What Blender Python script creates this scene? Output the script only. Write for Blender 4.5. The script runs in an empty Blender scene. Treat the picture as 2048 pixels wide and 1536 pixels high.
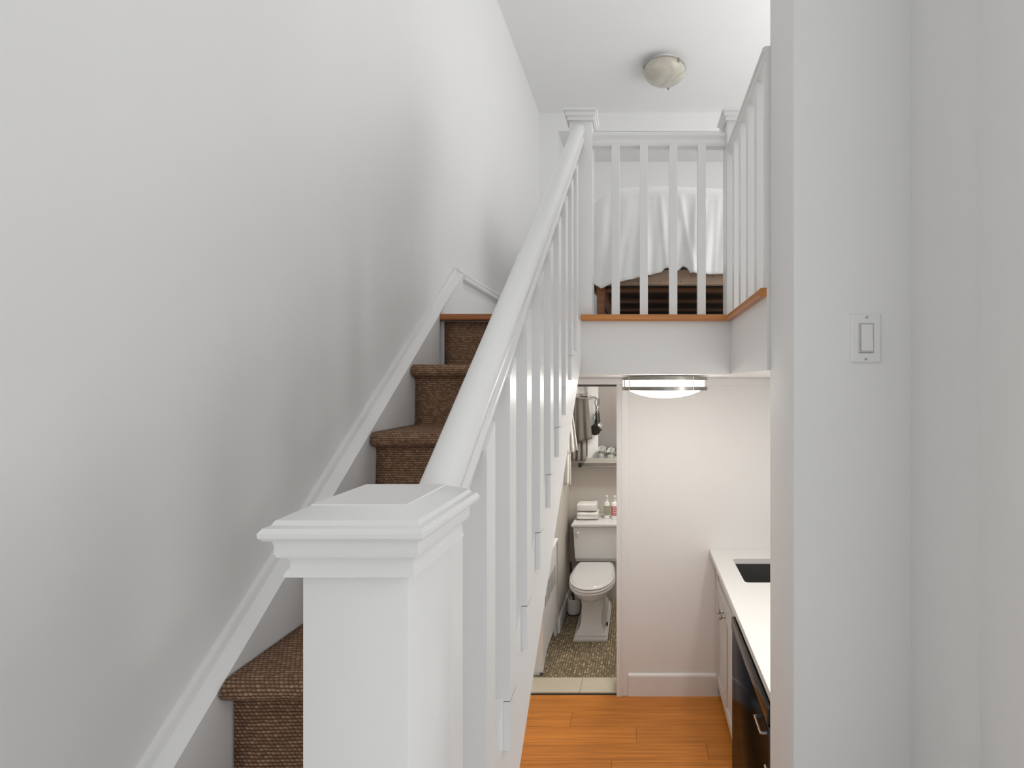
import bpy, bmesh, math, random
from mathutils import Vector
random.seed(7)

# ------------------------------------------------------------------ camera
SC = bpy.context.scene
COL = SC.collection
FPX, VPX, VPY = 945.0, 1280.0, 768.0        # focal length and principal point in a 2048x1536 frame
EYE = 1.94                                  # eye height above the kitchen floor
cam_d = bpy.data.cameras.new('camera')
cam_d.sensor_fit = 'HORIZONTAL'; cam_d.sensor_width = 36.0
cam_d.lens = FPX * 36.0 / 2048.0
cam_d.shift_x = (1024.0 - VPX) / 2048.0
cam_d.clip_start = 0.02
cam = bpy.data.objects.new('camera', cam_d); COL.objects.link(cam)
cam.location = (0, 0, EYE); cam.rotation_euler = (math.radians(90), 0, 0)
SC.camera = cam

# ------------------------------------------------------------------ world, light, exposure
SC.view_settings.view_transform = 'Standard'
SC.view_settings.look = 'None'
SC.view_settings.gamma = 1.0
SC.view_settings.use_curve_mapping = False
SC.view_settings.exposure = 0.04
world = bpy.data.worlds.new('world'); SC.world = world
world.use_nodes = True
world.node_tree.nodes['Background'].inputs[0].default_value = (0.75, 0.85, 1.0, 1)
world.node_tree.nodes['Background'].inputs[1].default_value = 0.5

def window_light(name, loc, rot, sx, sy, power, col=(1, 0.985, 0.96)):
    l = bpy.data.lights.new(name, 'AREA'); l.shape = 'RECTANGLE'; l.size = sx; l.size_y = sy
    l.energy = power; l.color = col
    o = bpy.data.objects.new(name, l); COL.objects.link(o)
    o.location = loc; o.rotation_euler = rot
    return o
R90 = math.radians(90)
KCEIL_Z = EYE + 0.038                      # underside of the loft
BACK_POWER, SIDE_POWER, LOFT_POWER = 18.0, 25.5, 24.0
KITCHEN_EMIT, BATH_EMIT, BOWL_EMIT, WORKTOP_FILL_POWER = 12.0, 39.0, 0.0, 5.6
# daylight through the windows of the room behind the camera
window_light('daylight_back_window', (1.2, -3.02, 2.75), (R90, 0, 0), 2.6, 1.9, BACK_POWER)
window_light('daylight_side_window', (3.08, -0.25, 2.65), (0, R90, 0), 1.9, 1.6, SIDE_POWER)
# daylight through the loft's side window
window_light('daylight_loft_window', (1.88, 2.25, 3.08), (0, R90, 0), 1.5, 1.60, LOFT_POWER)
# added fill lamp above the worktop, out of view, to brighten the lower kitchen
dl_ = window_light('worktop_fill_lamp', (0.62, 1.56, KCEIL_Z - 0.006), (0, 0, 0), 0.13, 0.13, WORKTOP_FILL_POWER, (1, 0.975, 0.935)); dl_.data.shape = 'DISK'

# ------------------------------------------------------------------ materials
M = {}
def nodes(name):
    m = bpy.data.materials.new(name); m.use_nodes = True
    nt = m.node_tree; b = nt.nodes['Principled BSDF']
    M[name] = m
    return m, nt, b
def lk(nt, a, b): nt.links.new(a, b)
def mathn(nt, op, a, b=None, c=None):
    n = nt.nodes.new('ShaderNodeMath'); n.operation = op
    for i, v in enumerate((a, b, c)):
        if v is None: continue
        if isinstance(v, (int, float)): n.inputs[i].default_value = v
        else: lk(nt, v, n.inputs[i])
    return n.outputs[0]
def plain(name, col, rough=0.5, metal=0.0, spec=0.5):
    m, nt, b = nodes(name)
    b.inputs['Base Color'].default_value = (*col, 1)
    b.inputs['Roughness'].default_value = rough
    b.inputs['Metallic'].default_value = metal
    b.inputs['Specular IOR Level'].default_value = spec
    return m
def paint(name, col, rough, bump=0.05, scale=9.0, var=0.015, spec=0.5):
    m, nt, b = nodes(name)
    tc = nt.nodes.new('ShaderNodeTexCoord')
    n1 = nt.nodes.new('ShaderNodeTexNoise'); n1.inputs['Scale'].default_value = scale; n1.inputs['Detail'].default_value = 4
    lk(nt, tc.outputs['Object'], n1.inputs['Vector'])
    mx = nt.nodes.new('ShaderNodeMix'); mx.data_type = 'RGBA'
    mx.inputs['A'].default_value = (*[c * (1 - var) for c in col], 1)
    mx.inputs['B'].default_value = (*[c * (1 + var) for c in col], 1)
    lk(nt, n1.outputs['Fac'], mx.inputs['Factor']); lk(nt, mx.outputs['Result'], b.inputs['Base Color'])
    b.inputs['Roughness'].default_value = rough
    b.inputs['Specular IOR Level'].default_value = spec
    bp = nt.nodes.new('ShaderNodeBump'); bp.inputs['Strength'].default_value = bump; bp.inputs['Distance'].default_value = 0.01
    lk(nt, n1.outputs['Fac'], bp.inputs['Height']); lk(nt, bp.outputs['Normal'], b.inputs['Normal'])
    return m
paint('wall_paint', (0.875, 0.872, 0.866), 0.62, 0.10, 5.0)
paint('wall_paint_kitchen', (0.875, 0.865, 0.852), 0.60, 0.06, 5.0)
paint('bath_paint', (0.60, 0.56, 0.51), 0.55, 0.06, 5.0)
paint('ceiling_paint', (0.92, 0.917, 0.91), 0.75, 0.05, 6.0)
paint('trim_paint', (0.865, 0.862, 0.855), 0.30, 0.05, 14.0)
paint('cabinet_paint', (0.68, 0.67, 0.655), 0.35, 0.02, 14.0)
paint('porcelain', (0.70, 0.69, 0.675), 0.10, 0.0, 3.0, 0.0)
paint('quartz', (0.86, 0.85, 0.83), 0.22, 0.0, 40.0, 0.01)
paint('plastic_white', (0.88, 0.875, 0.86), 0.35, 0.0, 3.0, 0.0)
plain('chrome', (0.75, 0.75, 0.75), 0.16, 1.0)
plain('nickel', (0.46, 0.45, 0.42), 0.30, 1.0)
plain('dark_screw', (0.22, 0.21, 0.20), 0.4, 0.8)
plain('gap_dark', (0.10, 0.095, 0.09), 0.8)
plain('black_plastic', (0.012, 0.012, 0.012), 0.3)
plain('mirror_silver', (0.86, 0.87, 0.86), 0.02, 1.0)
plain('sink_steel', (0.07, 0.068, 0.065), 0.4, 0.0, 0.3)
plain('dishwasher_black', (0.11, 0.113, 0.12), 0.14, 1.0)
M['dishwasher_black'].node_tree.nodes['Principled BSDF'].inputs['Specular Tint'].default_value = (0.30, 0.32, 0.36, 1)
plain('control_black', (0.006, 0.006, 0.006), 0.12)
plain('under_bed_shade', (0.06, 0.035, 0.02), 0.8)  # near-black colour standing in for the shade below the bed
plain('label_green', (0.42, 0.43, 0.30), 0.6)
plain('label_red', (0.58, 0.19, 0.18), 0.6)
plain('shelf_grey', (0.40, 0.375, 0.335), 0.4)
plain('band_metal', (0.33, 0.32, 0.29), 0.28, 1.0)
plain('print_ink', (0.18, 0.18, 0.16), 0.6)

# frosted lit diffuser of the kitchen lamp
m, nt, b = nodes('lit_diffuser')
b.inputs['Base Color'].default_value = (0.9, 0.88, 0.84, 1)
b.inputs['Emission Color'].default_value = (1.0, 0.97, 0.92, 1)
b.inputs['Emission Strength'].default_value = KITCHEN_EMIT
# alabaster glass bowl (unlit)
m, nt, b = nodes('alabaster_glass')
tc = nt.nodes.new('ShaderNodeTexCoord')
n1 = nt.nodes.new('ShaderNodeTexNoise'); n1.inputs['Scale'].default_value = 9; n1.inputs['Distortion'].default_value = 1.2
lk(nt, tc.outputs['Object'], n1.inputs['Vector'])
cr = nt.nodes.new('ShaderNodeValToRGB')
cr.color_ramp.elements[0].color = (0.50, 0.465, 0.385, 1); cr.color_ramp.elements[0].position = 0.3
cr.color_ramp.elements[1].color = (0.64, 0.62, 0.55, 1); cr.color_ramp.elements[1].position = 0.7
lk(nt, n1.outputs['Fac'], cr.inputs['Fac']); lk(nt, cr.outputs['Color'], b.inputs['Base Color'])
b.inputs['Roughness'].default_value = 0.25
b.inputs['Emission Color'].default_value = (1.0, 0.93, 0.82, 1); b.inputs['Emission Strength'].default_value = BOWL_EMIT
# clear glass
m, nt, b = nodes('clear_glass')
b.inputs['Base Color'].default_value = (0.96, 0.98, 0.96, 1)
b.inputs['Transmission Weight'].default_value = 1.0; b.inputs['Roughness'].default_value = 0.03; b.inputs['IOR'].default_value = 1.45

def wood(name, c0, c1, axis, rough=0.3, scale=2.2, stretch=30.0, per_object=0.0):
    m, nt, b = nodes(name)
    tc = nt.nodes.new('ShaderNodeTexCoord')
    mp = nt.nodes.new('ShaderNodeMapping')
    s = [stretch, stretch, stretch]; s[axis] = 1.0
    mp.inputs['Scale'].default_value = s
    vec = tc.outputs['Object']
    if per_object:
        oi = nt.nodes.new('ShaderNodeObjectInfo')
        add = nt.nodes.new('ShaderNodeVectorMath'); add.operation = 'ADD'
        cx = nt.nodes.new('ShaderNodeCombineXYZ')
        r = mathn(nt, 'MULTIPLY', oi.outputs['Random'], 37.0)
        for i in range(3): lk(nt, r, cx.inputs[i])
        lk(nt, vec, add.inputs[0]); lk(nt, cx.outputs[0], add.inputs[1]); vec = add.outputs[0]
    lk(nt, vec, mp.inputs['Vector'])
    n1 = nt.nodes.new('ShaderNodeTexNoise'); n1.inputs['Scale'].default_value = scale; n1.inputs['Detail'].default_value = 5
    n1.inputs['Roughness'].default_value = 0.6
    lk(nt, mp.outputs['Vector'], n1.inputs['Vector'])
    cr = nt.nodes.new('ShaderNodeValToRGB')
    cr.color_ramp.elements[0].color = (*c0, 1); cr.color_ramp.elements[0].position = 0.34
    cr.color_ramp.elements[1].color = (*c1, 1); cr.color_ramp.elements[1].position = 0.66
    lk(nt, n1.outputs['Fac'], cr.inputs['Fac'])
    out = cr.outputs['Color']
    if per_object:
        mx = nt.nodes.new('ShaderNodeMix'); mx.data_type = 'RGBA'; mx.blend_type = 'MULTIPLY'
        mx.inputs['Factor'].default_value = 1.0
        v = mathn(nt, 'MULTIPLY_ADD', oi.outputs['Random'], per_object, 1 - per_object * 0.6)
        cc = nt.nodes.new('ShaderNodeCombineColor')
        for i in range(3): lk(nt, v, cc.inputs[i])
        lk(nt, out, mx.inputs['A']); lk(nt, cc.outputs[0], mx.inputs['B']); out = mx.outputs['Result']
    lk(nt, out, b.inputs['Base Color'])
    b.inputs['Roughness'].default_value = rough
    bp = nt.nodes.new('ShaderNodeBump'); bp.inputs['Strength'].default_value = 0.08; bp.inputs['Distance'].default_value = 0.004
    lk(nt, n1.outputs['Fac'], bp.inputs['Height']); lk(nt, bp.outputs['Normal'], b.inputs['Normal'])
    return m
wood('bamboo', (0.55, 0.185, 0.026), (0.80, 0.30, 0.050), 0, 0.34, 2.6, 34.0, 0.16)
wood('oak_nosing_x', (0.46, 0.17, 0.04), (0.68, 0.28, 0.075), 0, 0.3, 2.0, 22.0)
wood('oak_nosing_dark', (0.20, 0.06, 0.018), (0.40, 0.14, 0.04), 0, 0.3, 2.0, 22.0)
wood('oak_nosing_y', (0.46, 0.17, 0.04), (0.68, 0.28, 0.075), 1, 0.3, 2.0, 22.0)
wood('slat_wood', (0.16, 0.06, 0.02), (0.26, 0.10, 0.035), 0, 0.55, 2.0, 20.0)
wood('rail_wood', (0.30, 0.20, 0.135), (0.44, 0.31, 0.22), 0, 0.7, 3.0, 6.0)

def fabric(name, col, rough=0.9, scale=900.0):
    m, nt, b = nodes(name)
    tc = nt.nodes.new('ShaderNodeTexCoord')
    n1 = nt.nodes.new('ShaderNodeTexNoise'); n1.inputs['Scale'].default_value = scale
    n2 = nt.nodes.new('ShaderNodeTexNoise'); n2.inputs['Scale'].default_value = 14; n2.inputs['Detail'].default_value = 3
    for n in (n1, n2): lk(nt, tc.outputs['Object'], n.inputs['Vector'])
    b.inputs['Base Color'].default_value = (*col, 1); b.inputs['Roughness'].default_value = rough
    b.inputs['Specular IOR Level'].default_value = 0.15
    h = mathn(nt, 'MULTIPLY_ADD', n2.outputs['Fac'], 1.0, mathn(nt, 'MULTIPLY', n1.outputs['Fac'], 0.15))
    bp = nt.nodes.new('ShaderNodeBump'); bp.inputs['Strength'].default_value = 0.35; bp.inputs['Distance'].default_value = 0.012
    lk(nt, h, bp.inputs['Height']); lk(nt, bp.outputs['Normal'], b.inputs['Normal'])
    return m
fabric('linen_white', (0.90, 0.90, 0.89))
fabric('terry_white', (0.80, 0.78, 0.74), 0.95, 500)
fabric('terry_grey', (0.16, 0.15, 0.125), 0.95, 500)
fabric('terry_grey_light', (0.24, 0.225, 0.20), 0.95, 500)

# sisal runner weave, laid out by the runner's own UVs (metres)
m, nt, b = nodes('sisal_weave')
uv = nt.nodes.new('ShaderNodeUVMap'); uv.uv_map = 'UVMap'
sp = nt.nodes.new('ShaderNodeSeparateXYZ'); lk(nt, uv.outputs['UV'], sp.inputs[0])
nz = nt.nodes.new('ShaderNodeTexNoise'); nz.inputs['Scale'].default_value = 45; nz.inputs['Detail'].default_value = 3
lk(nt, uv.outputs['UV'], nz.inputs['Vector'])
wob = mathn(nt, 'MULTIPLY', mathn(nt, 'SUBTRACT', nz.outputs['Fac'], 0.5), 0.55)
v = mathn(nt, 'ADD', mathn(nt, 'MULTIPLY', sp.outputs['Y'], 1 / 0.0066), wob)
u = mathn(nt, 'ADD', mathn(nt, 'MULTIPLY', sp.outputs['X'], 1 / 0.0088), wob)
row = mathn(nt, 'FLOOR', v)
fv = mathn(nt, 'FRACT', v)
hu = mathn(nt, 'ADD', u, mathn(nt, 'MULTIPLY', row, 0.5))
fu = mathn(nt, 'FRACT', mathn(nt, 'ADD', hu, mathn(nt, 'MULTIPLY', fv, 0.35)))
sv = mathn(nt, 'SINE', mathn(nt, 'MULTIPLY', fv, math.pi))
su = mathn(nt, 'SINE', mathn(nt, 'MULTIPLY', fu, math.pi))
hh = mathn(nt, 'MULTIPLY', mathn(nt, 'POWER', sv, 0.7), mathn(nt, 'MULTIPLY_ADD', mathn(nt, 'POWER', su, 0.6), 0.65, 0.35))
cell = nt.nodes.new('ShaderNodeCombineXYZ'); lk(nt, mathn(nt, 'FLOOR', hu), cell.inputs[0]); lk(nt, row, cell.inputs[1])
wn = nt.nodes.new('ShaderNodeTexWhiteNoise'); wn.noise_dimensions = '2D'; lk(nt, cell.outputs[0], wn.inputs['Vector'])
cr = nt.nodes.new('ShaderNodeValToRGB')
e = cr.color_ramp.elements
e[0].position = 0.0; e[0].color = (0.105, 0.060, 0.036, 1)
e[1].position = 1.0; e[1].color = (0.58, 0.40, 0.27, 1)
en = e.new(0.55); en.color = (0.26, 0.142, 0.082, 1)
mixv = mathn(nt, 'ADD', mathn(nt, 'MULTIPLY', hh, 0.62), mathn(nt, 'MULTIPLY', wn.outputs['Value'], 0.30))
lk(nt, mixv, cr.inputs['Fac']); lk(nt, cr.outputs['Color'], b.inputs['Base Color'])
b.inputs['Roughness'].default_value = 0.75; b.inputs['Specular IOR Level'].default_value = 0.25
bp = nt.nodes.new('ShaderNodeBump'); bp.inputs['Strength'].default_value = 0.9; bp.inputs['Distance'].default_value = 0.003
lk(nt, hh, bp.inputs['Height']); lk(nt, bp.outputs['Normal'], b.inputs['Normal'])

# mosaic tile: each tile its own tone
m, nt, b = nodes('mosaic_stone')
PITCH = 0.0172
geo = nt.nodes.new('ShaderNodeTexCoord')
vm = nt.nodes.new('ShaderNodeVectorMath'); vm.operation = 'SCALE'; vm.inputs['Scale'].default_value = 1 / PITCH
lk(nt, geo.outputs['Object'], vm.inputs[0])
fl = nt.nodes.new('ShaderNodeVectorMath'); fl.operation = 'FLOOR'; lk(nt, vm.outputs[0], fl.inputs[0])
s2 = nt.nodes.new('ShaderNodeSeparateXYZ'); lk(nt, fl.outputs[0], s2.inputs[0])
c2 = nt.nodes.new('ShaderNodeCombineXYZ'); lk(nt, s2.outputs[0], c2.inputs[0]); lk(nt, s2.outputs[1], c2.inputs[1])
wn = nt.nodes.new('ShaderNodeTexWhiteNoise'); wn.noise_dimensions = '2D'; lk(nt, c2.outputs[0], wn.inputs['Vector'])
cr = nt.nodes.new('ShaderNodeValToRGB'); e = cr.color_ramp.elements
e[0].color = (0.22, 0.165, 0.095, 1); e[1].color = (0.70, 0.62, 0.47, 1); e[1].position = 1.0
en = e.new(0.5); en.color = (0.33, 0.26, 0.16, 1); en = e.new(0.85); en.color = (0.43, 0.35, 0.23, 1)
lk(nt, wn.outputs['Value'], cr.inputs['Fac']); lk(nt, cr.outputs['Color'], b.inputs['Base Color'])
b.inputs['Roughness'].default_value = 0.35
plain('grout', (0.15, 0.115, 0.07), 0.9)
paint('entry_tile', (0.80, 0.785, 0.76), 0.35, 0.02, 20, 0.05)
paint('threshold_tile', (0.66, 0.60, 0.47), 0.4, 0.03, 20, 0.05)

# ------------------------------------------------------------------ builders (world coordinates: x right, d away from the camera, z up)
def origin(o):
    v = Vector((0, 0, 0))
    while o is not None:
        v += o.location; o = o.parent
    return v
def link(name, me, mat, parent=None, smooth=False):
    o = bpy.data.objects.new(name, me); COL.objects.link(o)
    if mat: me.materials.append(M[mat])
    if parent is not None:
        off = origin(parent); me.transform(__import__('mathutils').Matrix.Translation(-off)); o.parent = parent
    if smooth:
        for p in me.polygons: p.use_smooth = True
    return o
def bm_obj(name, bm, mat, parent=None, smooth=False, angle=None):
    bmesh.ops.recalc_face_normals(bm, faces=bm.faces)
    me = bpy.data.meshes.new(name); bm.to_mesh(me); bm.free()
    o = link(name, me, mat, parent, smooth or angle is not None)
    if angle is not None:
        try: me.set_sharp_from_angle(angle=math.radians(angle))
        except Exception: pass
    return o
def bbox(bm, x0, x1, y0, y1, z0, z1, bev=0.0, seg=1):
    vs = [bm.verts.new((x, y, z)) for x in (x0, x1) for y in (y0, y1) for z in (z0, z1)]
    fs = [bm.faces.new([vs[i] for i in f]) for f in ((0, 1, 3, 2), (4, 6, 7, 5), (0, 4, 5, 1), (2, 3, 7, 6), (0, 2, 6, 4), (1, 5, 7, 3))]
    if bev > 0:
        es = list({e for f in fs for e in f.edges})
        bmesh.ops.recalc_face_normals(bm, faces=fs)
        bmesh.ops.bevel(bm, geom=es, offset=bev, segments=seg, affect='EDGES', profile=0.5)
def box(name, x0, x1, y0, y1, z0, z1, mat, parent=None, bev=0.0, seg=1):
    bm = bmesh.new(); bbox(bm, x0, x1, y0, y1, z0, z1, bev, seg)
    return bm_obj(name, bm, mat, parent, angle=35 if seg > 1 else None)
def extrude(bm, pts, vec):
    a = [bm.verts.new(p) for p in pts]
    b_ = [bm.verts.new(Vector(p) + Vector(vec)) for p in pts]
    n = len(pts)
    bm.faces.new(a); bm.faces.new(b_[::-1])
    for i in range(n): bm.faces.new((a[i], a[(i + 1) % n], b_[(i + 1) % n], b_[i]))
def prism(name, pts, vec, mat, parent=None, angle=None):
    bm = bmesh.new(); extrude(bm, pts, vec)
    return bm_obj(name, bm, mat, parent, angle=angle)
def rings(bm, loops, cap0=True, cap1=True, closed=True):
    vs = [[bm.verts.new(p) for p in lp] for lp in loops]
    n = len(loops[0])
    for a, b_ in zip(vs, vs[1:]):
        for i in range(n if closed else n - 1):
            bm.faces.new((a[i], a[(i + 1) % n], b_[(i + 1) % n], b_[i]))
    if cap0: bm.faces.new(vs[0][::-1])
    if cap1: bm.faces.new(vs[-1])
def lathe(name, cx, cy, prof, mat, parent=None, n=32, angle=40):
    bm = bmesh.new()
    rings(bm, [[(cx + r * math.cos(2 * math.pi * i / n), cy + r * math.sin(2 * math.pi * i / n), z) for i in range(n)] for r, z in prof])
    return bm_obj(name, bm, mat, parent, angle=angle)
def tube_bm(bm, path, r, n=8):
    path = [Vector(p) for p in path]
    loops = []
    for i, p in enumerate(path):
        t = (path[min(i + 1, len(path) - 1)] - path[max(i - 1, 0)]).normalized()
        up = Vector((0, 0, 1)) if abs(t.z) < 0.9 else Vector((1, 0, 0))
        a = t.cross(up).normalized(); c = t.cross(a)
        rr = r[i] if isinstance(r, (list, tuple)) else r
        loops.append([p + a * rr * math.cos(2 * math.pi * k / n) + c * rr * math.sin(2 * math.pi * k / n) for k in range(n)])
    rings(bm, loops)
def tube(name, path, r, mat, parent=None, n=8):
    bm = bmesh.new(); tube_bm(bm, path, r, n)
    return bm_obj(name, bm, mat, parent, angle=50)
def thing(name, label, cat, loc, group=None):
    o = bpy.data.objects.new(name, None); COL.objects.link(o); o.location = loc
    o.empty_display_size = 0.1
    return tag(o, label, cat, group)
def tag(o, label, cat, group=None):
    o['label'] = label; o['category'] = cat
    if group: o['group'] = group
    return o
def struct(o, label=None):
    o['kind'] = 'structure'
    if label: o['label'] = label
    return o
def H(h): return EYE + h                    # height relative to the eye -> z

# ------------------------------------------------------------------ levels and planes
WX = -0.80                                  # left wall
LOFT = H(0.265)                             # loft floor
KCEIL = H(0.038)                            # underside of the loft
CEIL = H(2.15)
ENTRY = H(-1.135)                           # floor the camera stands on
KD = 2.95                                   # kitchen back wall
KX = 1.08                                   # kitchen right wall
EX = 0.634                                  # right wall of the entry
SX0, SX1, SD0, SD1 = 0.3587, 1.9, 1.104, 1.304   # wall stub with the switch

# ------------------------------------------------------------------ shell
struct(box('wall_left', WX - 0.12, WX, -3.1, 4.4, 0, CEIL, 'wall_paint'), 'tall plain white wall beside the stairs')
struct(box('ceiling', WX - 0.12, 3.2, -3.1, 4.4, CEIL, CEIL + 0.1, 'ceiling_paint'), 'white ceiling above the loft')
# kitchen back wall with the bathroom doorway
w = struct(box('wall_kitchen_back', -0.1436, 1.3, KD, 3.10, 0, KCEIL, 'wall_paint_kitchen'), 'white wall at the back of the kitchen')
box('door_side', WX, -0.76, KD, 3.10, 0, KCEIL, 'wall_paint_kitchen', w)
box('door_head', -0.76, -0.1436, KD, 3.10, H(-0.003), KCEIL, 'wall_paint_kitchen', w)
box('shaded_door_track', -0.76, -0.1436, 3.0, 3.06, H(-0.016), H(-0.003), 'gap_dark', w)
struct(box('wall_kitchen_right', KX, KX + 0.1, SD1, KD, 0, KCEIL, 'wall_paint_kitchen'))
struct(box('wall_landing_face', WX, 0.3587, 1.02, 1.10, 0, ENTRY - 0.04, 'wall_paint_kitchen'))
# wall stub
struct(box('wall_stub', SX0, SX1, SD0, SD1, 0, CEIL, 'wall_paint', bev=0.003, seg=2), 'white wall stub carrying the light switch')
w = struct(box('wall_right', EX, EX + 0.12, 0.66, SD0, ENTRY, CEIL, 'wall_paint'), 'white wall at the right edge')
# casing boards on the right wall
t1 = struct(box('trim_1', EX - 0.006, EX, 0.86, 0.968, ENTRY, CEIL, 'trim_paint', bev=0.002), 'flat white casing board beside the switch wall')
t2 = struct(box('trim_2', EX - 0.024, EX, 0.66, 0.85, ENTRY, CEIL, 'trim_paint', bev=0.004, seg=2), 'wide white door casing at the right edge')
# entry room shell behind the camera, with its window
struct(box('floor_entry', WX, 3.1, -3.1, 1.10, ENTRY - 0.04, ENTRY, 'entry_tile'))
# loft slabs
FAS = 1.825
sl = struct(box('floor_loft', WX, SX1, FAS, 4.3, KCEIL, LOFT, 'wall_paint'), 'painted edge of the loft floor above the kitchen')
box('slab_return', 0.350, SX1, SD1, FAS, KCEIL, LOFT, 'wall_paint', sl)
def nosing(name, x0, x1, d0, d1, mat, along):
    n = 5; pts = []
    zt, zb = LOFT + 0.001, LOFT - 0.023
    if along == 'x':
        prof = [(d1, zt)] + [(d0 + 0.007 - 0.007 * math.cos(a), zt - 0.007 + 0.007 * math.sin(a)) for a in [math.pi / 2 * (1 - i / 4) for i in range(5)]] + [(d0, zb + 0.004), (d0 + 0.004, zb), (d1, zb)]
        return prism(name, [(x0, d, z) for d, z in prof], (x1 - x0, 0, 0), mat, sl, 40)
    prof = [(x1, zt), (x0 + 0.007, zt), (x0, zt - 0.007), (x0, zb + 0.004), (x0 + 0.004, zb), (x1, zb)]
    return prism(name, [(x, d0, z) for x, z in prof], (0, d1 - d0, 0), mat, sl, 40)
nosing('nosing', -0.2254, 0.329, 1.797, 1.835, 'oak_nosing_x', 'x')
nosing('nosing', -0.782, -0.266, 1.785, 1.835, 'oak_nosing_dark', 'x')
nosing('nosing', 0.3275, 0.36, SD1 + 0.001, 1.815, 'oak_nosing_y', 'y')
# loft walls, header and bed alcove
AX, AD, AZ, ALC = -0.649, 3.742, H(2.004), 4.26
wl = struct(box('wall_loft_back', WX, AX, AD, ALC, LOFT, CEIL, 'wall_paint'), 'white wall at the back of the loft')
box('header', AX, SX1, AD, ALC, AZ, CEIL, 'wall_paint', wl)
box('alcove_back', AX, SX1, ALC, ALC + 0.1, LOFT, AZ, 'wall_paint', wl)
wr = struct(box('wall_loft_right', SX1, SX1 + 0.1, SD0, 1.40, LOFT, CEIL, 'wall_paint'))
box('wall_pier', SX1, SX1 + 0.1, 3.10, 4.36, LOFT, CEIL, 'wall_paint', wr)
box('wall_below_sill', SX1, SX1 + 0.1, 1.40, 3.10, LOFT, H(0.38), 'wall_paint', wr)
box('wall_above_window', SX1, SX1 + 0.1, 1.40, 3.10, H(1.90), CEIL, 'wall_paint', wr)
wn_ = struct(box('window_1', SX1 + 0.02, SX1 + 0.06, 1.40, 1.44, H(0.38), H(1.90), 'trim_paint'))
box('frame_side', SX1 + 0.02, SX1 + 0.06, 3.06, 3.10, H(0.38), H(1.90), 'trim_paint', wn_)
box('frame_rail', SX1 + 0.02, SX1 + 0.06, 1.44, 3.06, H(0.38), H(0.42), 'trim_paint', wn_)
box('frame_rail', SX1 + 0.02, SX1 + 0.06, 1.44, 3.06, H(1.86), H(1.90), 'trim_paint', wn_)

# baseboard with moulded cap along the loft's left wall
bp_ = [(0, 0.265), (0.035, 0.265), (0.035, 0.412), (0.039, 0.420), (0.028, 0.428), (0.028, 0.447), (0.052, 0.447), (0.052, 0.460), (0.036, 0.466),
       (0.030, 0.474), (0.036, 0.480), (0.030, 0.490), (0.018, 0.497), (0, 0.499)]
struct(prism('baseboard_loft', [(WX + x, 2.022, H(h)) for x, h in bp_], (0, AD - 2.022, 0), 'trim_paint'), 'white moulded baseboard along the loft wall')
# kitchen baseboard, crown strip, door casing
struct(prism('baseboard_kitchen', [(-0.074, KD - x, z) for x, z in ((0, 0), (0.016, 0), (0.016, 0.122), (0.013, 0.13), (0.006, 0.136), (0, 0.136))], (0.56, 0, 0), 'trim_paint'), 'white baseboard at the foot of the kitchen wall')
struct(box('trim_3', -0.074, KX, KD - 0.012, KD, KCEIL - 0.046, KCEIL, 'trim_paint', bev=0.003), 'thin white strip under the kitchen ceiling')
cs = [(0, 0), (0.0, 0.014), (0.006, 0.018), (0.022, 0.018), (0.026, 0.013), (0.030, 0.017), (0.036, 0.017), (0.040, 0.011), (0.062, 0.009), (0.070, 0.006), (0.070, 0)]
t4 = struct(prism('trim_4', [(-0.1456 + x, KD - y, 0.0) for x, y in cs], (0, 0, H(-0.003) - 0.0), 'trim_paint', angle=40), 'white moulded casing beside the bathroom doorway')
box('head_casing', -0.76, -0.0756, KD - 0.016, KD, H(-0.003), KCEIL - 0.001, 'trim_paint', t4, bev=0.004)

# kitchen floor planks
fl_ = struct(box('floor', WX, KX, 1.10, KD, -0.05, -0.012, 'gap_dark'), 'orange bamboo plank floor')
edges = [1.10, 1.13] ; 
while edges[-1] < 2.37: edges.append(edges[-1] + 0.1186)
edges = [1.10] + [2.438 - 0.1186 * k for k in range(11, 0, -1)] + [2.438, 2.555, 2.675, 2.795, 2.915, 2.948]
joints = {(2.675, 2.795): [-0.40], (2.555, 2.675): [-0.02], (2.438, 2.555): [0.356], (2.795, 2.915): [0.75], (2.915, 2.948): [-0.5, 0.62]}
rng = random.Random(3)
for a, b_ in zip(edges, edges[1:]):
    js = joints.get((a, b_), [rng.uniform(-0.6, 0.0), rng.uniform(0.3, 0.9)])
    xs = [WX] + js + [KX]
    for x0, x1 in zip(xs, xs[1:]):
        box('plank', x0 + 0.0006, x1 - 0.0006, a + 0.0004, b_ - 0.0004, -0.012, 0.0, 'bamboo', fl_, bev=0.0008)

# bathroom shell
BD = 4.26
bw = struct(box('wall_bathroom_back', WX, 0.4, BD, BD + 0.1, 0, KCEIL, 'bath_paint'), 'grey-beige back wall of the bathroom')
struct(box('wall_bathroom_left', WX, -0.635, 3.665, BD, 0, KCEIL, 'bath_paint'), 'grey-beige side wall of the bathroom')
struct(box('wall_bathroom_right', 0.40, 0.5, 3.10, BD, 0, KCEIL, 'bath_paint'))
struct(prism('baseboard_bathroom', [(-0.635 + x, 3.672, z) for x, z in ((0, 0), (0.013, 0), (0.013, 0.10), (0.008, 0.115), (0, 0.12))], (0, BD - 3.672, 0), 'trim_paint'), 'white baseboard on the bathroom side wall')
fb = struct(box('floor_bathroom', WX, 0.4, 3.10, BD, -0.05, 0.003, 'grout'), 'brown stone mosaic bathroom floor')
bm = bmesh.new()
i0, i1 = int(WX / PITCH), int(0.4 / PITCH); j0, j1 = int(3.11 / PITCH) + 1, int(BD / PITCH)
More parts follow.
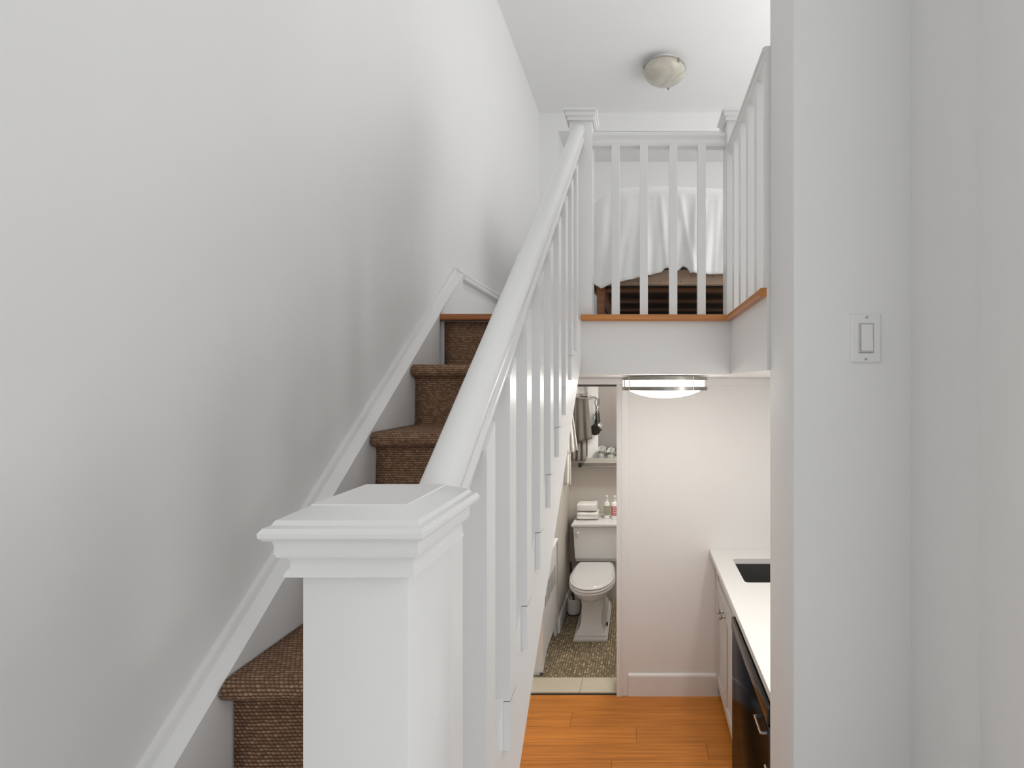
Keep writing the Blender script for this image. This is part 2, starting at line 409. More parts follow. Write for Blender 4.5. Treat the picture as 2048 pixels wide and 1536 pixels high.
for i in range(i0, i1):
    for j in range(j0, j1):
        g = 0.0016; x0, x1, y0, y1 = i * PITCH + g, (i + 1) * PITCH - g, j * PITCH + g, (j + 1) * PITCH - g
        z = 0.0055 + rng.uniform(-0.0006, 0.0006); c = 0.0014
        lo = [bm.verts.new(p) for p in ((x0, y0, 0.002), (x1, y0, 0.002), (x1, y1, 0.002), (x0, y1, 0.002))]
        hi = [bm.verts.new(p) for p in ((x0 + c, y0 + c, z), (x1 - c, y0 + c, z), (x1 - c, y1 - c, z), (x0 + c, y1 - c, z))]
        bm.faces.new(hi)
        for k in range(4): bm.faces.new((lo[k], lo[(k + 1) % 4], hi[(k + 1) % 4], hi[k]))
mo = bm_obj('mosaic_tiles', bm, 'mosaic_stone', fb); mo['kind'] = 'stuff'
th = struct(box('trim_5', WX, -0.1456, 2.952, 3.105, -0.03, 0.004, 'gap_dark'), 'cream tile threshold at the bathroom door')
for x0, x1 in ((-0.78, -0.378), (-0.376, -0.148)):
    box('threshold_tile', x0, x1, 2.957, 3.106, 0.004, 0.012, 'threshold_tile', th, bev=0.0015)

# ------------------------------------------------------------------ staircase
RISE, RUN, D_A, H_A = 0.2, 0.2355, 1.787, 0.265
SL = 0.87
stair = thing('staircase', 'white painted staircase climbing along the left wall to the loft', 'staircase', (-0.5, 1.1, ENTRY))
RX0, RX1 = -0.756, -0.2656
for k in range(1, 7):
    d, h = D_A - RUN * k, H_A - RISE * k
    box('tread', RX0, RX1, d + 0.022, d + RUN + 0.028, H(h) - 0.031, H(h) - 0.010, 'trim_paint', stair)
for k in range(0, 7):
    d, h = D_A - RUN * k, H_A - RISE * k
    box('riser', RX0, RX1, d + 0.036, d + 0.052, max(H(h - RISE) - 0.009, ENTRY), H(h) - 0.036, 'trim_paint', stair)
# outer stringer
def st_top(d): return -1.2005 + SL * d
def st_bot(d): return -1.487 + SL * d
pts = [(0.478, st_bot(0.478)), (FAS, st_bot(FAS)), (FAS, 0.2405)]
dt = (0.2405 + 1.2005) / SL
pts += [(dt, 0.2405), (0.478, st_top(0.478))]
prism('stringer', [(-0.2654, d, H(h)) for d, h in pts], (0.04, 0, 0), 'trim_paint', stair)
prism('soffit', [(WX + 0.001, d, H(h)) for d, h in ((0.478, st_bot(0.478) - 0.060), (FAS - 0.001, st_bot(FAS) - 0.060), (FAS - 0.001, st_bot(FAS) - 0.048), (0.478, st_bot(0.478) - 0.048))], (-0.2656 - WX, 0, 0), 'wall_paint_kitchen', stair)
# wall stringer with its sloping moulded top
sec = [(WX, -1.264), (WX + 0.011, -1.264), (WX + 0.0145, -1.279), (WX + 0.040, -1.287), (WX + 0.043, -1.290)]
bm = bmesh.new()
def wall_string(d, bot):
    return [(x, d, H(h + SL * d)) for x, h in sec] + [(WX + 0.043, d, H(bot)), (WX, d, H(bot))]
rings(bm, [wall_string(0.30, -1.134), wall_string(0.455, -1.134), wall_string(1.783, 0.021), wall_string(1.786, 0.2655), wall_string(2.022, 0.2655)])
bm_obj('wall_stringer', bm, 'trim_paint', stair, angle=30)

# runner: one strip of sisal carpet over all steps
def runner_profile():
    p = [(D_A - RUN * 6 + 0.03, -1.133)]
    for k in range(6, -1, -1):
        d, h = D_A - RUN * k, H_A - RISE * k
        rd = d + 0.030                                  # face of the riser
        if k == 0:
            p += [(rd, h - 0.12), (rd, h - 0.026)]
            break
        r = 0.021
        p += [(rd, h - 0.10), (rd, h - 0.052)]
        cx, cz = d + r, h - r                           # nosing roll
        for a in range(-100, 91, 19):
            t = math.radians(180 - a) if False else math.radians(a)
            p.append((cx - r * math.cos(t), cz + r * math.sin(t) * (1.0)))
        p += [(d + 0.06, h), (d + 0.13, h), (d + RUN + 0.022, h), (d + RUN + 0.029, h + 0.006)]
    return p
prof = runner_profile()
arc = [0.0]
for (a0, a1), (b0, b1) in zip(prof, prof[1:]): arc.append(arc[-1] + math.hypot(b0 - a0, b1 - a1))
NX = 12; bm = bmesh.new(); uvl = bm.loops.layers.uv.new('UVMap')
grid = []
for j, (d, h) in enumerate(prof):
    rw = []
    for i in range(NX + 1):
        x = -0.752 + (0.4855) * i / NX
        rw.append((bm.verts.new((x, d + 0.0012 * math.sin(i * 1.3 + j), H(h))), x, arc[j]))
    grid.append(rw)
for j in range(len(prof) - 1):
    for i in range(NX):
        q = (grid[j][i], grid[j][i + 1], grid[j + 1][i + 1], grid[j + 1][i])
        f = bm.faces.new([t[0] for t in q])
        for lp, t in zip(f.loops, q): lp[uvl].uv = (t[1], t[2])
me = bpy.data.meshes.new('stair_runner'); bm.to_mesh(me); bm.free()
run = link('stair_runner', me, 'sisal_weave', None, True)
sm = run.modifiers.new('thickness', 'SOLIDIFY'); sm.thickness = 0.007; sm.offset = -1
tag(run, 'brown woven sisal runner covering the steps', 'carpet')

# ------------------------------------------------------------------ newel posts, rails and balusters
def newel(name, cx, cy, half, ztop, zbot, parent):
    post = box(name, cx - half, cx + half, cy - half, cy + half, zbot, ztop - 0.05, 'trim_paint', parent, bev=0.0025, seg=2)
    s = half / 0.0443
    prof = [(0.0395, 0.0), (0.0400, -0.0012), (0.0565, -0.0085), (0.0585, -0.0120), (0.0625, -0.0135), (0.0648, -0.0170), (0.0645, -0.0205), (0.0620, -0.0235),
            (0.0580, -0.0245), (0.0570, -0.0300), (0.0572, -0.0350), (0.0560, -0.0385), (0.0515, -0.0400), (0.0495, -0.0440), (0.0500, -0.0490), (0.0525, -0.0525), (0.0530, -0.0555), (0.0435, -0.0556)]
    bm = bmesh.new()
    rings(bm, [[(cx + sx * r * s, cy + sy * r * s, ztop + z) for sx, sy in ((-1, -1), (1, -1), (1, 1), (-1, 1))] for r, z in prof])
    bm_obj('post_cap', bm, 'trim_paint', post, angle=34)
    return post
NC = -0.2337
railing = thing('stair_railing', 'white stair railing with square newel, moulded handrail and square balusters', 'railing', (NC, 0.43, ENTRY))
half = 0.0443; ncy = 0.4325
post = newel('newel_post', NC, ncy, half, H(-0.100), ENTRY, railing)
box('back_strip', NC - 0.03, NC + half - 0.0015, ncy + half, ncy + half + 0.034, ENTRY, H(-0.15), 'trim_paint', post, bev=0.002)
RS = 0.8725; RC = -0.2375
rp = [(-0.016, -0.670), (0.016, -0.670), (0.0205, -0.658), (0.0205, -0.644), (0.0165, -0.637), (0.0165, -0.630), (0.0225, -0.621), (0.0232, -0.610), (0.0205, -0.598), (0.013, -0.588), (0.0, -0.584)]
rp = rp + [(-x, z) for x, z in rp[-2:1:-1]]
d0, d1 = 0.505, 1.832
bm = bmesh.new()
rings(bm, [[(RC + x, d, H(z + RS * d)) for x, z in rp] for d in (d0, d1)])
bm_obj('handrail', bm, 'trim_paint', railing, angle=50)
BW = 0.0385
for k in range(9):
    d = 0.663 + 0.1177 * k
    x1 = -0.2147; x0 = x1 - BW; d2 = d + BW
    zb = -0.7095 + 0.1032 * k + 0.0
    bm = bmesh.new()
    top = [(x0, d), (x1, d), (x1, d2), (x0, d2)]
    zl = lambda dd: H(-0.668 + RS * dd)
    # main shaft ends on the stringer's top, its outer lip laps down over the stringer's face
    a = [bm.verts.new((x, y, zl(y))) for x, y in top]
    b_ = [bm.verts.new((x, y, H(st_top(d) - 0.004))) for x, y in top]
    for i in range(4): bm.faces.new((a[i], a[(i + 1) % 4], b_[(i + 1) % 4], b_[i]))
    bm.faces.new(a); bm.faces.new(b_[::-1])
    bbox(bm, -0.2252, x1, d, d2, H(zb), H(st_top(d) - 0.003))
    bm_obj('baluster', bm, 'trim_paint', railing)

lr = thing('loft_railing', 'white balustrade around the edge of the loft floor', 'railing', (0.05, 1.87, LOFT))
TCY = 1.832 + half
newel('newel_post', NC + 0.003, TCY, half, H(1.074), LOFT, lr)
RNX = 0.337 + half
newel('newel_post', RNX, TCY, half, H(1.074), LOFT, lr)
lp = [(-0.016, -0.056), (0.016, -0.056), (0.0215, -0.047), (0.0215, -0.036), (0.0175, -0.031), (0.0175, -0.026), (0.024, -0.020), (0.0245, -0.011), (0.020, -0.003), (0.010, 0.0), (0, 0.001)]
lp = lp + [(-x, z) for x, z in lp[-2:1:-1]]
bm = bmesh.new(); rings(bm, [[(x, TCY - 0.005 + y, H(0.990 + z)) for y, z in lp] for x in (NC + 0.003 + half, RNX - half)])
bm_obj('top_rail', bm, 'trim_paint', lr, angle=50)
bm = bmesh.new(); rings(bm, [[(0.3625 + x, y, H(0.934 + 0.68 * z)) for x, z in lp] for y in (SD1 + 0.001, TCY - half)])
bm_obj('top_rail', bm, 'trim_paint', lr, angle=50)
LB = 0.0315
for cx in (-0.0953, 0.015, 0.130, 0.2413):
    box('baluster', cx - LB / 2, cx + LB / 2, 1.845, 1.845 + LB, LOFT, H(0.937), 'trim_paint', lr, bev=0.001)
for dd in (1.3046, 1.399, 1.5115, 1.624, 1.737):
    box('baluster', 0.3455, 0.3455 + LB, dd, dd + (0.018 if dd < 1.35 else LB), LOFT, H(0.899), 'trim_paint', lr, bev=0.001)

# ------------------------------------------------------------------ light switch
sw = thing('light_switch', 'white rocker light switch plate on the bare wall stub', 'switch', (0.53, SD0, H(0.104)))
cx, cz = 0.526, H(0.1065)
def tilt(x, z): return x - 0.035 * (z - cz) * 0 + 0.0
px0, px1, pz0, pz1 = cx - 0.0352, cx + 0.0352, cz - 0.0572, cz + 0.0572
bm = bmesh.new()
rings(bm, [[(cx + sx * hx, y, cz + sz * hz) for sx, sz in ((-1, -1), (1, -1), (1, 1), (-1, 1))] for hx, hz, y in
           ((0.0352, 0.0572, SD0), (0.0352, 0.0572, SD0 - 0.0025), (0.0315, 0.0535, SD0 - 0.006), (0.0175, 0.0345, SD0 - 0.006), (0.0175, 0.0345, SD0 - 0.001))])
bm_obj('plate', bm, 'plastic_white', sw)
box('gap', cx - 0.0173, cx + 0.0173, SD0 - 0.002, SD0 - 0.0012, cz - 0.0343, cz + 0.0343, 'gap_dark', sw)
box('rocker_frame', cx - 0.0160, cx + 0.0166, SD0 - 0.0066, SD0 - 0.0018, cz - 0.0330, cz + 0.0336, 'plastic_white', sw, bev=0.0006)
box('rocker_gap', cx - 0.0139, cx + 0.0150, SD0 - 0.0070, SD0 - 0.0066, cz - 0.0308, cz + 0.0315, 'gap_dark', sw)
rk = prism('rocker', [(cx - 0.0128, y, z) for y, z in ((SD0 - 0.0066, cz - 0.030), (SD0 - 0.0092, cz - 0.030), (SD0 - 0.0075, cz), (SD0 - 0.0074, cz + 0.0312), (SD0 - 0.0066, cz + 0.0312))], (0.0272, 0, 0), 'plastic_white', sw)
for zz, xx in ((cz + 0.0487, 0.0), (cz - 0.0487, -0.002)):
    bm = bmesh.new(); n = 14
    rings(bm, [[(cx + xx + r * math.cos(2 * math.pi * i / n), y, zz + r * math.sin(2 * math.pi * i / n)) for i in range(n)] for r, y in ((0.0036, SD0 - 0.0055), (0.0036, SD0 - 0.0068), (0.0024, SD0 - 0.0074))])
    s = bm_obj('screw', bm, 'chrome', sw)
    bm = bmesh.new(); bbox(bm, -0.0034, 0.0034, -0.0004, 0.0004, -0.0006, 0.0006)
    bmesh.ops.rotate(bm, verts=bm.verts, cent=(0, 0, 0), matrix=__import__('mathutils').Matrix.Rotation(math.radians(-35), 3, 'Y'))
    bmesh.ops.translate(bm, verts=bm.verts, vec=(cx + xx, SD0 - 0.0075, zz))
    bm_obj('slot', bm, 'dark_screw', s)

# ------------------------------------------------------------------ loft ceiling lamp (off)
LX, LD = 0.163, 3.175
lamp = thing('ceiling_light', 'round alabaster glass bowl light on the loft ceiling', 'ceiling light', (LX, LD, CEIL))
lathe('base', LX, LD, [(0.10, CEIL), (0.10, CEIL - 0.03), (0.06, CEIL - 0.034)], 'plastic_white', lamp, 32)
RB = 0.140
pr = [(RB, CEIL - 0.046), (RB, CEIL - 0.050)] + [(RB * math.cos(a) , CEIL - 0.050 - 0.072 * math.sin(a)) for a in [math.radians(t) for t in range(8, 86, 8)]] + [(0.004, CEIL - 0.1222)]
lathe('bowl', LX, LD, [(RB - 0.02, CEIL - 0.046)] + pr, 'alabaster_glass', lamp, 48)
lathe('rim_ring', LX, LD, [(RB - 0.004, CEIL - 0.038), (RB + 0.002, CEIL - 0.038), (RB + 0.002, CEIL - 0.047), (RB - 0.004, CEIL - 0.047)], 'nickel', lamp, 48)
for ang, dz in ((195, 0), (-52, 0), (76, 0.022)):
    a = math.radians(ang); ux, uy = math.cos(a), math.sin(a)
    tube('clip', [(LX + ux * (RB + 0.001), LD + uy * (RB + 0.001), CEIL - 0.036), (LX + ux * (RB + 0.006), LD + uy * (RB + 0.006), CEIL - 0.05), (LX + ux * (RB + 0.004), LD + uy * (RB + 0.004), CEIL - 0.062 - dz)], [0.005, 0.008, 0.007], 'nickel', lamp, 10)

# ------------------------------------------------------------------ kitchen lamp (lit)
KLX, KLD, KR = 0.115, 2.20, 0.183
kl = thing('kitchen_ceiling_light', 'lit white drum light with chrome bands under the kitchen ceiling', 'ceiling light', (KLX, KLD, KCEIL))
lathe('base', KLX, KLD, [(KR - 0.02, KCEIL), (KR - 0.02, KCEIL - 0.008)], 'plastic_white', kl, 48)
zt = KCEIL - 0.008
lathe('diffuser', KLX, KLD, [(KR, zt), (KR, zt - 0.046), (KR * 0.97, zt - 0.052), (KR * 0.85, zt - 0.066), (KR * 0.65, zt - 0.080), (KR * 0.4, zt - 0.090), (KR * 0.15, zt - 0.095), (0.003, zt - 0.096)], 'lit_diffuser', kl, 64)
for z in (KCEIL - 0.013, KCEIL - 0.058):
    lathe('band', KLX, KLD, [(KR + 0.006, z + 0.0085), (KR + 0.014, z + 0.0085), (KR + 0.014, z - 0.0085), (KR + 0.006, z - 0.0085), (KR + 0.006, z + 0.0085)], 'band_metal', kl, 64)
for ang in (-54, 54, 126, -126 - 20, 178):
    a = math.radians(ang); x, y = KLX + (KR + 0.012) * math.cos(a), KLD + (KR + 0.012) * math.sin(a)
    p_ = tube('post', [(x, y, KCEIL - 0.006), (x, y, KCEIL - 0.066)], 0.0035, 'chrome', kl, 8)

# ------------------------------------------------------------------ bed in the loft
BX0, BX1, BY0, BY1 = -0.225, 1.13, 2.31, 4.2
BT = H(0.968); RB0, RB1 = H(0.487), H(0.560)
bed = thing('bed', 'raw wooden slatted bed frame in the loft', 'bed', (0.45, 3.2, LOFT))
r_ = box('front_rail', BX0 + 0.005, BX1, BY0, BY0 + 0.035, RB0, RB1, 'rail_wood', bed, bev=0.002)
for i in range(12):
    x = BX0 + 0.06 + i * 0.052 * 1.0
    lathe_z = RB0 + (0.014 if i % 2 else 0.04)
    bm = bmesh.new(); n = 8
    rings(bm, [[(x + 0.0035 * math.cos(2 * math.pi * q / n), y, lathe_z + 0.0035 * math.sin(2 * math.pi * q / n)) for q in range(n)] for y in (BY0 - 0.001, BY0 + 0.003)])
    bm_obj('nail_head', bm, 'gap_dark', r_)
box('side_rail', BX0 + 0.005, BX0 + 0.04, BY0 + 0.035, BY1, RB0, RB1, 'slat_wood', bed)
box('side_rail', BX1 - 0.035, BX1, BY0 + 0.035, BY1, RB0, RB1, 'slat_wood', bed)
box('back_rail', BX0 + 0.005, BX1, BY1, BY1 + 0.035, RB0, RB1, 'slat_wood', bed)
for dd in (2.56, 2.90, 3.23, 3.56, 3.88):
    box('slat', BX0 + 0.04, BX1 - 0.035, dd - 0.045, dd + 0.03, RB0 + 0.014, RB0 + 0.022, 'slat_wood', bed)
for x in (BX0 + 0.01, BX1 - 0.07):
    for y in (BY0 + 0.04, BY1 - 0.06):
        prism('leg', [(x, y, LOFT), (x + 0.032, y, LOFT), (x + 0.04, y, RB0 + 0.02), (x, y, RB0 + 0.02)], (0, 0.05, 0), 'slat_wood', bed)
box('under_bed_shade_sheet', BX0 + 0.04, BX1 - 0.035, BY0 + 0.035, BY1, RB0 + 0.05, RB0 + 0.06, 'under_bed_shade', bed)  # dark sheet added above the slats, its colour stands in for under-bed shade
mt = box('mattress', BX0 + 0.02, BX1 - 0.01, BY0 + 0.02, BY1, RB1, BT - 0.03, 'linen_white', bed, bev=0.05, seg=3)
# bed cover: hangs over the left side and the front with an uneven hem
hem_px = [(1188, 556), (1193, 568), (1202, 576), (1222, 569), (1240, 564), (1278, 555.6), (1296, 550), (1323, 544), (1329, 537), (1336, 536), (1355, 542), (1366, 532), (1375, 537), (1381, 549), (1448, 548), (1700, 552)]
def hem(x):
    p = VPX + x * FPX / (BY0 - 0.03)
    for (a0, a1), (b0, b1) in zip(hem_px, hem_px[1:]):
        if p <= b0: 
            t = max(0, (p - a0) / (b0 - a0)); y = a1 + t * (b1 - a1); break
    else: y = 552
    return EYE + (VPY - y) * (BY0 - 0.03) / FPX
per = []                                                     # perimeter: base point, outward normal, hem height, length
RC_ = 0.07; cxl, cyf = BX0 - 0.012 + RC_, BY0 - 0.015 + RC_
for i in range(24): per.append(((BX0 - 0.012, 4.18 - (4.18 - cyf) * i / 24), (-1, 0), None))
for i in range(11):
    a = math.radians(180 + 90 * i / 10); per.append(((cxl + RC_ * math.cos(a), cyf + RC_ * math.sin(a)), (math.cos(a), math.sin(a)), None))
NF = 150
for i in range(1, NF + 1): per.append(((cxl + (BX1 + 0.01 - cxl) * i / NF, BY0 - 0.015), (0, -1), None))
s = 0; lens = []
for i, (p, n, _) in enumerate(per):
    if i: s += math.hypot(p[0] - per[i - 1][0][0], p[1] - per[i - 1][0][1])
    lens.append(s)
def fold(s, t, x):
    f = 0.010 * math.sin(s * 21 + 2.2 * t) + 0.007 * math.sin(s * 47 + 1.1 + 2 * t) + 0.006 * math.sin(s * 83 + 3 * t)
    g = 0.0
    for xc, w_, am, lean in ((0.115, 0.010, 0.022, 0.03), (0.225, 0.014, 0.030, 0.06), (0.262, 0.010, 0.024, -0.02), (0.29, 0.012, 0.020, -0.05), (0.05, 0.02, -0.016, 0.01), (-0.09, 0.022, 0.020, -0.07), (-0.17, 0.02, 0.014, 0.02), (0.37, 0.012, 0.016, -0.02)):
        g += am * math.exp(-((x - xc - lean * (t - 0.5)) / w_) ** 2)
    return 0.75 * f * min(1, t * 1.6) + 0.5 * g * (0.35 + 0.65 * min(1, t * 2))
bm = bmesh.new(); rows = []
VN = 26
for (p, n, _), s in zip(per, lens):
    hz = hem(p[0]) if n[1] < -0.3 else hem(BX0 - 0.012)
    x = p[0]
    top = BT + 0.006 * math.sin(x * 9 + 0.6) - 0.045 * max(0, 1 - (x - BX0) / 0.16) ** 2
    col_ = []
    rr = 0.055
    col_.append((p[0] - n[0] * 0.35, p[1] - n[1] * 0.35, top + 0.01))
    col_.append((p[0] - n[0] * 0.14, p[1] - n[1] * 0.14, top + 0.006))
    for a in range(0, 91, 15):
        t = math.radians(a)
        col_.append((p[0] - n[0] * (rr - rr * math.sin(t)), p[1] - n[1] * (rr - rr * math.sin(t)), top - rr + rr * math.cos(t)))
    for k in range(1, VN + 1):
        t = k / VN; z = top - rr + (hz - top + rr) * t
        o_ = fold(s, t, x) if n[1] < -0.3 else 0.006 * math.sin(s * 21)
        seam = 0.004 * math.exp(-((z - H(0.70)) / 0.006) ** 2) * (1 if (x > 0.05) else 0.0)
        o_ += seam + 0.018 * t
        col_.append((p[0] + n[0] * o_, p[1] + n[1] * o_, z))
    rows.append([bm.verts.new(c) for c in col_])
for a, b_ in zip(rows, rows[1:]):
    for i in range(len(a) - 1): bm.faces.new((a[i], b_[i], b_[i + 1], a[i + 1]))
ring = [r[0] for r in rows]
bvt = [bm.verts.new((BX1 - 0.1, 4.18, BT + 0.012)), bm.verts.new((BX0 + 0.4, 4.18, BT + 0.012))]
bm.faces.new(ring + bvt)
cov = bm_obj('bed_cover', bm, 'linen_white', None, True)
sm = cov.modifiers.new('thickness', 'SOLIDIFY'); sm.thickness = 0.004; sm.offset = 1
tag(cov, 'rumpled white bed cover hanging over the end of the loft bed', 'bed cover')
# ------------------------------------------------------------------ kitchen: cabinet, dishwasher, worktop, sink
CT = 0.91
DFX = 0.474                                                  # door faces
cab = thing('sink_cabinet', 'grey shaker base cabinet with two knobs beside the kitchen wall', 'cabinet', (0.75, 2.6, 0))
box('bottom_panel', DFX + 0.02, KX - 0.01, 2.20, KD - 0.004, 0.10, 0.118, 'cabinet_paint', cab)
box('side_panel', DFX + 0.02, KX - 0.01, 2.20, 2.218, 0.118, CT - 0.034, 'cabinet_paint', cab)
box('side_panel', DFX + 0.02, KX - 0.01, KD - 0.022, KD - 0.004, 0.118, CT - 0.034, 'cabinet_paint', cab)
box('back_panel', KX - 0.03, KX - 0.012, 2.218, KD - 0.022, 0.118, CT - 0.034, 'cabinet_paint', cab)
box('face_frame', DFX + 0.02, DFX + 0.036, 2.218, KD - 0.022, 0.118, CT - 0.034, 'cabinet_paint', cab)
box('toe_kick', DFX + 0.07, DFX + 0.09, 2.20, KD - 0.004, 0, 0.10, 'gap_dark', cab)
def shaker(name, y0, y1, z0, z1, st=0.055):
    d_ = box(name, DFX + 0.008, DFX + 0.019, y0, y1, z0, z1, 'cabinet_paint', cab)
    for a in ((y0, y0 + st, z0, z1), (y1 - st, y1, z0, z1)): box('stile', DFX, DFX + 0.008, *a, 'cabinet_paint', d_, bev=0.0012)
    for a in ((y0 + st, y1 - st, z0, z0 + st), (y0 + st, y1 - st, z1 - st, z1)): box('rail', DFX, DFX + 0.008, *a, 'cabinet_paint', d_, bev=0.0012)
    return d_
dA = shaker('door', 2.372, 2.652, 0.105, 0.683)
dB = shaker('door', 2.656, 2.936, 0.105, 0.683)
shaker('drawer_front', 2.372, 2.936, 0.690, 0.868, 0.045)
box('filler', DFX + 0.003, DFX + 0.02, 2.20, 2.368, 0.105, 0.868, 'cabinet_paint', cab)
for d_, y in ((dA, 2.628), (dB, 2.682)):
    bm = bmesh.new(); n = 16
    rings(bm, [[(DFX - x, y + r * math.cos(2 * math.pi * i / n), 0.645 + r * math.sin(2 * math.pi * i / n)) for i in range(n)] for r, x in ((0.011, 0), (0.007, 0.004), (0.006, 0.016), (0.015, 0.022), (0.0175, 0.028), (0.013, 0.034), (0.003, 0.036))])
    bm_obj('knob', bm, 'nickel', d_, angle=50)
# worktop with the sink cut-out
WT0 = CT - 0.030
SKX0, SKX1, SKD0, SKD1 = 0.545, 0.96, 2.452, 2.785
bm = bmesh.new()
X0, X1, Y0, Y1 = 0.4345, KX - 0.002, SD1 + 0.002, KD - 0.002
def rrect(x0, x1, y0, y1, r, z, n=5):
    out = []
    for cx_, cy_, a0 in ((x1 - r, y1 - r, 0), (x0 + r, y1 - r, 90), (x0 + r, y0 + r, 180), (x1 - r, y0 + r, 270)):
        for i in range(n): 
            a = math.radians(a0 + 90 * i / (n - 1)); out.append((cx_ + r * math.cos(a), cy_ + r * math.sin(a), z))
    return out
def outer(z):
    # same vertex count as rrect, clustered at the corners
    out = []
    for cx_, cy_ in ((X1, Y1), (X0, Y1), (X0, Y0), (X1, Y0)):
        for i in range(5):
            e_ = 0.001 * (i - 2)
            out.append((cx_ - (0.002 if cx_ == X1 else -0.002) * abs(i - 2) * 0.5 * (1 if ((i < 2) != ((cx_ == X1) == (cy_ == Y1))) else 0),
                        cy_ - (0.002 if cy_ == Y1 else -0.002) * abs(i - 2) * 0.5 * (1 if ((i < 2) == ((cx_ == X1) == (cy_ == Y1))) else 0), z))
    return out
rings(bm, [outer(CT), outer(WT0), rrect(SKX0, SKX1, SKD0, SKD1, 0.02, WT0), rrect(SKX0, SKX1, SKD0, SKD1, 0.02, CT), outer(CT)], False, False)
bmesh.ops.remove_doubles(bm, verts=bm.verts, dist=0.00001)
wt = bm_obj('worktop', bm, 'quartz')
tag(wt, 'white stone worktop with a sink cut-out over the cabinets', 'worktop')
bm = bmesh.new()
rings(bm, [rrect(SKX0 - 0.012, SKX1 + 0.012, SKD0 - 0.012, SKD1 + 0.012, 0.03, WT0 - 0.001), rrect(SKX0 + 0.001, SKX1 - 0.001, SKD0 + 0.001, SKD1 - 0.001, 0.02, WT0 - 0.001),
           rrect(SKX0 + 0.004, SKX1 - 0.004, SKD0 + 0.004, SKD1 - 0.004, 0.03, 0.72), rrect(SKX0 + 0.03, SKX1 - 0.03, SKD0 + 0.03, SKD1 - 0.03, 0.04, 0.70)], False, True)
sk = bm_obj('sink', bm, 'sink_steel', None, angle=40)
sm = sk.modifiers.new('thickness', 'SOLIDIFY'); sm.thickness = 0.002
tag(sk, 'dark steel undermount sink in the white worktop', 'sink')
dw = thing('dishwasher', 'black dishwasher under the worktop beside the grey cabinet', 'dishwasher', (0.75, 1.87, 0))
box('body', 0.455, KX - 0.02, 1.565, 2.178, 0.09, CT - 0.034, 'black_plastic', dw)
box('kick_plate', 0.50, 0.52, 1.565, 2.178, 0, 0.09, 'black_plastic', dw)
dr = box('door', 0.425, 0.455, 1.56, 2.182, 0.10, 0.805, 'dishwasher_black', dw, bev=0.003, seg=2)
box('control_panel', 0.421, 0.455, 1.56, 2.182, 0.812, 0.868, 'control_black', dw, bev=0.006, seg=3)
hb = bmesh.new()
bbox(hb, 0.399, 0.405, 1.575, 1.66, 0.772, 0.780, 0.001); bbox(hb, 0.405, 0.425, 1.575, 1.581, 0.772, 0.780); bbox(hb, 0.405, 0.425, 1.654, 1.66, 0.772, 0.780)
bm_obj('handle', hb, 'chrome', dr)
bm = bmesh.new(); n = 14
rings(bm, [[(x, 1.585 + r * math.cos(2 * math.pi * i / n), 0.655 + r * math.sin(2 * math.pi * i / n)) for i in range(n)] for r, x in ((0.008, 0.4255), (0.008, 0.420), (0.005, 0.417))])
bm_obj('button', bm, 'chrome', dr)

# ------------------------------------------------------------------ bathroom: toilet
TX = -0.373
toi = thing('toilet', 'white two-piece toilet with square stepped pedestal in the bathroom', 'toilet', (TX, 3.85, 0.0055))
def sq(hx, y0, y1, z): return [(TX - hx, y0, z), (TX + hx, y0, z), (TX + hx, y1, z), (TX - hx, y1, z)]
FZ = 0.0055
bm = bmesh.new()
rings(bm, [sq(0.128, 3.548, 4.10, FZ), sq(0.128, 3.548, 4.10, FZ + 0.016), sq(0.120, 3.556, 4.10, FZ + 0.022), sq(0.118, 3.560, 4.10, FZ + 0.044), sq(0.106, 3.572, 4.10, FZ + 0.050), sq(0.101, 3.578, 4.10, FZ + 0.066),
           sq(0.088, 3.594, 4.10, FZ + 0.082), sq(0.079, 3.606, 4.10, FZ + 0.11), sq(0.074, 3.612, 4.09, FZ + 0.17), sq(0.072, 3.612, 4.09, FZ + 0.26), sq(0.078, 3.590, 4.09, FZ + 0.31)])
bm_obj('pedestal', bm, 'porcelain', toi, angle=30)
def oval(hx, yf, yb, z, n=44, hb=0.58):
    """seat outline: round front, tapering to a straight back edge"""
    out = []; yc = yf + (yb - yf) * 0.46; hb = hx * hb
    for i in range(n):
        a = 2 * math.pi * (i + 0.5) / n; c, s_ = math.cos(a), math.sin(a)
        if s_ > 0:
            x = math.copysign(hb + (hx - hb) * abs(c) ** 0.85, c); y = yc + (yb - yc) * min(1.0, s_ * 1.12)
        else:
            x = math.copysign(hx * abs(c) ** 0.94, c); y = yc + (yc - yf) * s_
        out.append((TX + x, y, z))
    return out
bm = bmesh.new()
rings(bm, [oval(0.080, 3.600, 3.99, 0.275), oval(0.105, 3.55, 3.99, 0.300), oval(0.140, 3.495, 3.99, 0.335), oval(0.146, 3.486, 3.99, 0.340), oval(0.152, 3.478, 3.99, 0.350), oval(0.168, 3.452, 3.99, 0.378), oval(0.175, 3.442, 3.99, 0.388),
           oval(0.178, 3.438, 3.99, 0.402), oval(0.172, 3.444, 3.99, 0.409)])
bm_obj('bowl', bm, 'porcelain', toi, angle=35)
bm = bmesh.new()
rings(bm, [oval(0.170, 3.448, 3.96, 0.4105), oval(0.175, 3.440, 3.965, 0.414), oval(0.175, 3.440, 3.965, 0.424), oval(0.170, 3.446, 3.96, 0.429)])
bm_obj('seat', bm, 'porcelain', toi, angle=35)
bm = bmesh.new()
rings(bm, [oval(0.168, 3.452, 3.965, 0.431), oval(0.172, 3.444, 3.968, 0.434), oval(0.172, 3.444, 3.968, 0.441), oval(0.160, 3.464, 3.955, 0.447), oval(0.155, 3.470, 3.95, 0.452), oval(0.03, 3.66, 3.78, 0.454)])
bm_obj('lid', bm, 'porcelain', toi, angle=28)
